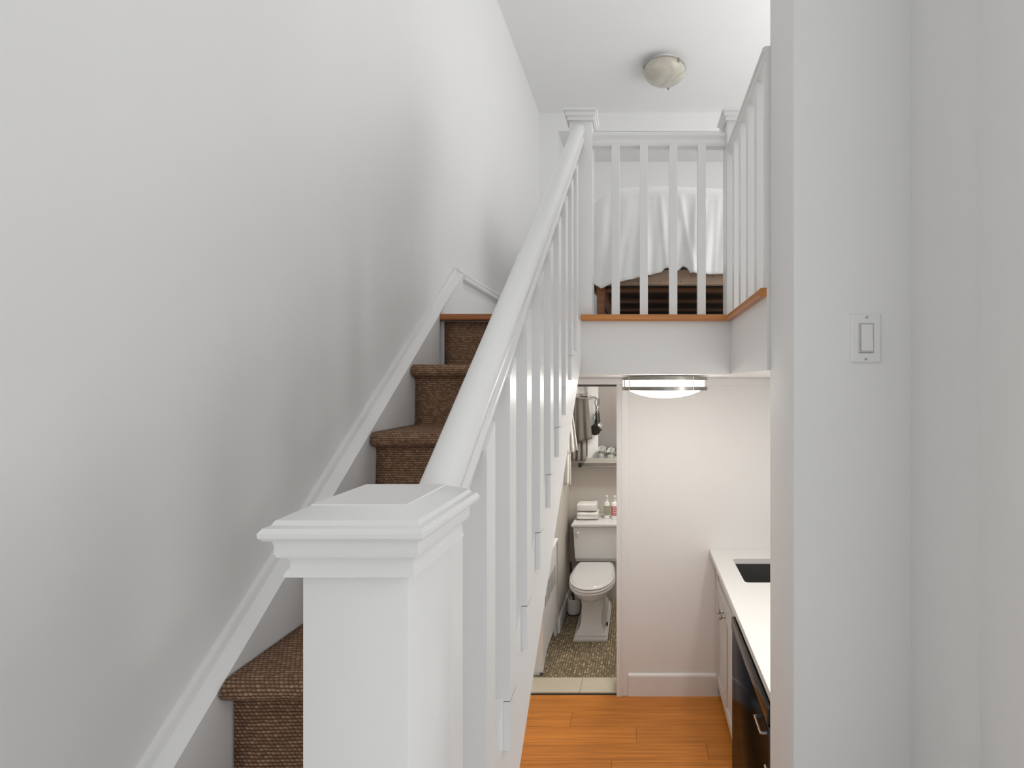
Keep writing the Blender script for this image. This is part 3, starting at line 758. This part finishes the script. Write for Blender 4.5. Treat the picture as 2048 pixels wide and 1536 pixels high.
def tk(hx, yf, z): return [(TX - hx, yf, z), (TX + hx, yf, z), (TX + hx, BD - 0.012, z), (TX - hx, BD - 0.012, z)]
bm = bmesh.new()
rings(bm, [tk(0.160, 4.012, 0.435), tk(0.170, 4.006, 0.440), tk(0.172, 4.004, 0.455), tk(0.176, 3.998, 0.462), tk(0.190, 3.984, 0.730)])
tank = bm_obj('tank', bm, 'porcelain', toi, angle=20)
bm = bmesh.new()
rings(bm, [tk(0.192, 3.982, 0.731), tk(0.203, 3.968, 0.737), tk(0.206, 3.962, 0.748), tk(0.204, 3.964, 0.760), tk(0.197, 3.972, 0.766), tk(0.190, 3.982, 0.774), tk(0.165, 4.00, 0.776)])
bm_obj('tank_lid', bm, 'porcelain', toi, angle=40)
bm = bmesh.new(); n = 18
ly, lx, lz = 3.985, TX - 0.153, 0.682
rings(bm, [[(lx + r * math.cos(2 * math.pi * i / n), y, lz + r * math.sin(2 * math.pi * i / n)) for i in range(n)] for r, y in ((0.012, ly + 0.004), (0.012, ly - 0.012), (0.019, ly - 0.018), (0.020, ly - 0.026), (0.012, ly - 0.032), (0.002, ly - 0.033))])
bm_obj('flush_lever', bm, 'chrome', tank, angle=50)
bm = bmesh.new(); bbox(bm, TX + 0.110, TX + 0.122, 3.68, 3.70, FZ + 0.05, FZ + 0.075, 0.003)
bm_obj('bolt_cover', bm, 'black_plastic', toi)

# folded towels on the tank
def towel_stack(name, x0, x1, d0, d1, z0, hgt, rot, label):
    bm = bmesh.new(); NXx = 8
    loops = []
    for i in range(NXx + 1):
        t = i / NXx; x = x0 + (x1 - x0) * t
        lp_ = []
        for q in range(20):
            a = 2 * math.pi * q / 20; c, s_ = math.cos(a), math.sin(a)
            y = (d0 + d1) / 2 + (d1 - d0) / 2 * math.copysign(abs(c) ** 0.45, c)
            sag = 0.004 * math.sin(t * 5 + 1) + rot * (t - 0.5)
            z = z0 + hgt / 2 + (hgt / 2) * math.copysign(abs(s_) ** 0.55, s_) + (sag if s_ > 0 else 0)
            if c < -0.2 and abs(s_) < 0.3: y += 0.010
            e_ = 0.92 if i in (0, NXx) else 1
            lp_.append((x, (d0 + d1) / 2 + (y - (d0 + d1) / 2) * e_, z0 + hgt / 2 + (z - z0 - hgt / 2) * e_))
        loops.append(lp_)
    rings(bm, loops)
    o = bm_obj(name, bm, 'terry_white', None, angle=60)
    tag(o, label, 'towel', 'folded towels on the toilet tank')
    return o
towel_stack('folded_towel', TX - 0.165, TX + 0.015, 4.03, 4.19, 0.776, 0.066, 0.010, 'folded white towel lying directly on the toilet tank, lower of two')
towel_stack('folded_towel', TX - 0.166, TX + 0.002, 4.04, 4.18, 0.8445, 0.070, 0.012, 'folded white towel, upper of the two stacked on the toilet tank')
# pump bottles
def bottle(x, y, lab, label, r=0.026):
    z = 0.776
    b = thing('pump_bottle', label, 'bottle', (x, y, z), 'pump bottles on the toilet tank')
    lathe('bottle_body', x, y, [(r - 0.003, z), (r, z + 0.003), (r, z + 0.125), (r - 0.004, z + 0.138), (0.011, z + 0.144), (0.011, z + 0.15)], 'plastic_white', b, 24)
    l_ = lathe('paper_label', x, y, [(r + 0.0006, z + 0.03), (r + 0.0006, z + 0.112)], lab, b, 24)
    lathe('pump_collar', x, y, [(0.012, z + 0.15), (0.012, z + 0.162), (0.006, z + 0.164), (0.006, z + 0.180)], 'plastic_white', b, 16)
    tube('pump_nozzle', [(x, y, z + 0.178), (x, y, z + 0.192), (x + 0.004, y - 0.03, z + 0.190)], [0.009, 0.009, 0.005], 'plastic_white', b, 10)
    for q in range(4):
        zz = z + 0.095 - 0.018 * q
        bm = bmesh.new(); wq = (0.024, 0.018, 0.026, 0.014)[q]
        arcp = [(x + (r + 0.0011) * math.sin(a), y - (r + 0.0011) * math.cos(a)) for a in [(-wq / 2 + wq * i / 4) / r for i in range(5)]]
        rings(bm, [[(px, py, zz) for px, py in arcp], [(px, py, zz + 0.004) for px, py in arcp]], False, False, False)
        bm_obj('print_line', bm, 'print_ink' if lab == 'label_green' else 'plastic_white', b)
bottle(-0.287, 4.10, 'label_green', 'white pump bottle with a green label on the toilet tank')
bottle(-0.220, 4.09, 'label_red', 'white pump bottle with a red label on the toilet tank', 0.030)
# toilet brush
tb = thing('toilet_brush', 'white toilet brush holder with dark handle on the floor beside the toilet', 'toilet brush', (-0.558, 3.97, FZ))
lathe('holder', -0.558, 3.985, [(0.045, FZ), (0.052, FZ + 0.006), (0.056, FZ + 0.06), (0.052, FZ + 0.125), (0.044, FZ + 0.13), (0.044, FZ + 0.10)], 'plastic_white', tb, 28)
lathe('holder_foot', -0.558, 3.985, [(0.057, FZ), (0.057, FZ + 0.012)], 'gap_dark', tb, 28)
tube('handle', [(-0.558, 3.985, FZ + 0.10), (-0.570, 3.975, FZ + 0.22), (-0.583, 3.965, FZ + 0.44)], [0.008, 0.008, 0.012], 'black_plastic', tb, 10)
# radiator cover
RCX = -0.645
rc = thing('radiator_cover', 'white slotted radiator cover with arched feet along the bathroom wall', 'radiator cover', (-0.72, 3.4, FZ))
pts = [(3.135, FZ + 0.02), (3.135, 0.73), (3.652, 0.73), (3.652, FZ + 0.0), (3.628, FZ), (3.622, 0.075), (3.60, 0.095), (3.40, 0.10), (3.28, 0.095), (3.20, 0.06), (3.175, FZ + 0.02)]
panel = prism('front_panel', [(RCX - 0.018, d, z) for d, z in pts], (0.018, 0, 0), 'trim_paint', rc)
box('top_board', WX + 0.002, RCX + 0.012, 3.125, 3.66, 0.73, 0.748, 'trim_paint', rc, bev=0.003)
for i in range(9):
    d = 3.22 + i * 0.045
    box('slot', RCX - 0.001, RCX + 0.0012, d, d + 0.012, 0.42, 0.56, 'gap_dark', panel)
box('end_panel', WX + 0.004, RCX - 0.0185, 3.135, 3.15, FZ + 0.002, 0.729, 'trim_paint', rc)
box('back_board', WX + 0.004, WX + 0.02, 3.151, 3.65, FZ, 0.72, 'gap_dark', rc)
box('back_foot', RCX - 0.02, RCX, 3.135, 3.155, FZ, FZ + 0.02, 'dark_screw', rc)

# mirror, its hook board and shelf
mr = thing('wall_mirror', 'mirror with a white hook board on the bathroom back wall', 'mirror', (-0.3, BD - 0.02, H(-0.66)))
box('mirror_pane', -0.60, 0.30, BD - 0.014, BD - 0.002, H(-0.668), H(0.03), 'mirror_silver', mr)
box('hook_board', -0.470, -0.377, BD - 0.028, BD - 0.0145, H(-0.666), H(0.03), 'trim_paint', mr)
hk = bmesh.new()
tube_bm(hk, [(-0.428, BD - 0.028, H(-0.118)), (-0.428, BD - 0.075, H(-0.118))], [0.008, 0.008], 10)
tube_bm(hk, [(-0.428, BD - 0.075, H(-0.118)), (-0.385, BD - 0.078, H(-0.118))], 0.006, 10)
tube_bm(hk, [(-0.428, BD - 0.075, H(-0.136)), (-0.428, BD - 0.075, H(-0.100))], 0.006, 10)
tube_bm(hk, [(-0.390, BD - 0.078, H(-0.138)), (-0.390, BD - 0.078, H(-0.098))], 0.006, 10)
bm_obj('hook', hk, 'chrome', mr, angle=50)
sh = thing('bathroom_shelf', 'long grey shelf with a steel rail under the mirror', 'shelf', (-0.15, 4.17, H(-0.66)))
box('shelf_board', -0.588, 0.30, 4.09, BD - 0.016, H(-0.683), H(-0.670), 'shelf_grey', sh)
box('front_lip', -0.588, 0.30, 4.082, 4.09, H(-0.683), H(-0.640), 'shelf_grey', sh)
tube('rail', [(-0.588, 4.10, H(-0.715)), (0.30, 4.10, H(-0.715))], 0.006, 'nickel', sh, 10)
box('bracket', -0.535, -0.505, 4.09, BD - 0.016, H(-0.722), H(-0.683), 'black_plastic', sh)
# jars on the shelf
def jar(x, y, r, hh, label):
    z = H(-0.669); j = thing('glass_jar', label, 'jar', (x, y, z), 'glass jars on the bathroom shelf')
    lathe('jar_body', x, y, [(r, z), (r, z + hh), (r * 0.9, z + hh + 0.006), (r * 0.86, z + hh + 0.006), (r * 0.93, z + hh), (r * 0.93, z + 0.005), (0.002, z + 0.005)], 'clear_glass', j, 24)
    lathe('jar_lid', x, y, [(r * 0.98, z + hh + 0.007), (r * 1.02, z + hh + 0.012), (r * 0.98, z + hh + 0.022), (0.012, z + hh + 0.026), (0.010, z + hh + 0.034), (0.003, z + hh + 0.036)], 'clear_glass', j, 24)
    lathe('cotton', x, y, [(r * 0.85, z + 0.006), (r * 0.88, z + hh * 0.4), (r * 0.7, z + hh * 0.66), (0.003, z + hh * 0.7)], 'terry_white', j, 16)
jar(-0.345, 4.17, 0.034, 0.075, 'clear glass jar on the shelf under the hair dryer')
jar(-0.262, 4.18, 0.032, 0.062, 'shorter clear glass jar on the shelf beside the doorway casing')

# hair dryer hanging on the hook by its cord
hx, hy = -0.386, BD - 0.085
hd = thing('hair_dryer', 'black hair dryer hanging by its looped cord from the hook board', 'hair dryer', (hx, hy, H(-0.40)))
tube('cord', [(hx - 0.004, hy, H(-0.122)), (hx - 0.012, hy - 0.003, H(-0.16)), (hx - 0.008, hy, H(-0.195)), (hx + 0.008, hy - 0.004, H(-0.225)), (hx + 0.002, hy, H(-0.25)), (hx - 0.02, hy - 0.006, H(-0.28)), (hx - 0.028, hy, H(-0.305)), (hx - 0.010, hy, H(-0.315)), (hx - 0.016, hy, H(-0.355))], 0.0035, 'black_plastic', hd, 8)
tube('cord_loop', [(hx + 0.002, hy, H(-0.120)), (hx + 0.012, hy, H(-0.15)), (hx + 0.008, hy, H(-0.19)), (hx - 0.008, hy, H(-0.225)), (hx + 0.004, hy, H(-0.25))], 0.0035, 'black_plastic', hd, 8)
tube('grip', [(hx + 0.000, hy, H(-0.235)), (hx + 0.004, hy, H(-0.27)), (hx + 0.008, hy - 0.004, H(-0.350))], [0.009, 0.013, 0.017], 'black_plastic', hd, 12)
tube('barrel', [(hx + 0.004, hy + 0.045, H(-0.372)), (hx + 0.003, hy + 0.00, H(-0.378)), (hx - 0.002, hy - 0.035, H(-0.390)), (hx - 0.006, hy - 0.058, H(-0.399)), (hx - 0.006, hy - 0.068, H(-0.401))], [0.026, 0.036, 0.038, 0.047, 0.047], 'black_plastic', hd, 24)
tube('chrome_band', [(hx + 0.003, hy + 0.010, H(-0.3765)), (hx + 0.001, hy - 0.014, H(-0.3825))], [0.0362, 0.0374], 'chrome', hd, 24)

# hanging towels on the left of the bathroom
def hanging_towel(name, x0, x1, y, ztop, zl, zr, mat, label, amp=0.012, waves=3.5, lean=0.0, dy=0.0, pinch=0.78):
    bm = bmesh.new(); NU, NV = 36, 14; rows = []
    for j in range(NV + 1):
        t = j / NV; r_ = []
        for i in range(NU + 1):
            u_ = i / NU
            zb_ = zl + (zr - zl) * u_
            spread = pinch + (1 - pinch) * t
            xm = (x0 + x1) / 2 + lean * t; hw = (x1 - x0) / 2 * spread
            r_.append(bm.verts.new((xm + hw * (2 * u_ - 1), y + dy * u_ + amp * (0.4 + 0.6 * t) * math.sin(u_ * waves * 2 * math.pi + 0.5 * t), ztop + (zb_ - ztop) * t)))
        rows.append(r_)
    for a, b_ in zip(rows, rows[1:]):
        for i in range(NU): bm.faces.new((a[i], a[i + 1], b_[i + 1], b_[i]))
    o = bm_obj(name, bm, mat, None, True)
    sm = o.modifiers.new('thickness', 'SOLIDIFY'); sm.thickness = 0.006; sm.offset = 0
    tag(o, label, 'towel', 'towels hanging in the bathroom')
    return o
bar = thing('towel_bar', 'chrome towel bar on the bathroom side wall', 'towel bar', (-0.55, 4.0, H(-0.11)))
tube('bar', [(-0.634, 4.02, H(-0.11)), (-0.405, 4.02, H(-0.125))], 0.006, 'chrome', bar, 10)
lathe('wall_disc', -0.628, 4.02, [(0.004, H(-0.125)), (0.02, H(-0.12)), (0.02, H(-0.10)), (0.004, H(-0.095))], 'chrome', bar, 14)
hanging_towel('hand_towel', -0.575, -0.425, 4.02, H(-0.122), H(-0.50), H(-0.465), 'terry_grey', 'short dark grey towel hanging beside the hair dryer', 0.010, 2.2, 0.018)
hanging_towel('bath_towel', -0.600, -0.462, 4.055, H(-0.122), H(-0.66), H(-0.66), 'terry_grey_light', 'long grey towel hanging behind the short dark grey one', 0.014, 3.2, 0.0)
hanging_towel('striped_towel', -0.63, -0.530, 3.80, H(-0.10), H(-0.575), H(-0.53), 'terry_white', 'off-white folded towel hanging closest to the doorway', 0.016, 2.6, 0.030, 0.0, 0.4)
hanging_towel('face_towel', -0.625, -0.575, 3.93, H(-0.40), H(-0.845), H(-0.84), 'terry_white', 'narrow white towel hanging low against the bathroom side wall', 0.010, 1.5, 0.0)
for x, y, z, lab in ((-0.58, 3.80, -0.10, 'hook holding the off-white folded towel'), (-0.60, 3.93, -0.40, 'hook holding the narrow white towel')):
    hk = tag(tube('wall_hook', [(-0.634, y, H(z)), (x + 0.05 if z > -0.2 else x + 0.02, y, H(z)), (x + 0.055 if z > -0.2 else x + 0.025, y, H(z) + 0.015)], 0.005, 'chrome', None, 8), lab, 'hook')

dlr = thing('worktop_fill_fitting', 'round fitting of the added fill lamp over the worktop', 'ceiling light', (0.62, 1.56, KCEIL))  # made-up fitting for the added fill lamp, hidden behind the wall stub
lathe('trim_ring', 0.62, 1.56, [(0.07, KCEIL), (0.085, KCEIL), (0.083, KCEIL - 0.004), (0.07, KCEIL - 0.004), (0.07, KCEIL)], 'plastic_white', dlr, 32)
# bathroom ceiling lamp
bl = thing('bathroom_light', 'small flush bathroom ceiling light', 'ceiling light', (0.0, 3.6, KCEIL))
lathe('base', 0.05, 3.6, [(0.15, KCEIL), (0.15, KCEIL - 0.02)], 'plastic_white', bl, 32)
m, nt, b = nodes('lit_bath'); b.inputs['Emission Color'].default_value = (1, 0.97, 0.92, 1); b.inputs['Emission Strength'].default_value = BATH_EMIT
lathe('diffuser', 0.05, 3.6, [(0.145, KCEIL - 0.02), (0.14, KCEIL - 0.05), (0.09, KCEIL - 0.07), (0.003, KCEIL - 0.075)], 'lit_bath', bl, 24)
# the room behind the camera: walls with window openings
def holed_wall(name, along, a0, a1, p0, p1, h0, h1, w0, w1):
    """a wall with one window opening, its frame a part of it"""
    def bx(nm, u0, u1, z0, z1, par=None, mat='wall_paint', q0=p0, q1=p1):
        return box(nm, u0, u1, q0, q1, z0, z1, mat, par) if along == 'x' else box(nm, q0, q1, u0, u1, z0, z1, mat, par)
    o = struct(bx(name, a0, a1, ENTRY, h0))
    bx('wall_above_window', a0, a1, h1, CEIL, o)
    bx('wall_beside_window', a0, w0, h0, h1, o); bx('wall_beside_window', w1, a1, h0, h1, o)
    for u in (w0, w1 - 0.05): bx('window_frame', u, u + 0.05, h0, h1, o, 'trim_paint')
    for z in (h0, h1 - 0.05): bx('window_frame', w0 + 0.05, w1 - 0.05, z, z + 0.05, o, 'trim_paint')
holed_wall('wall_entry_back', 'x', WX, 3.1, -3.14, -3.04, H(-0.25), H(1.85), -0.15, 2.55)
holed_wall('wall_entry_right', 'y', -3.1, 1.10, 3.1, 3.2, H(-0.3), H(1.75), -1.1, 0.6)
struct(box('wall_entry_front', EX + 0.12, 3.1, 0.66, 0.78, ENTRY, CEIL, 'wall_paint'))
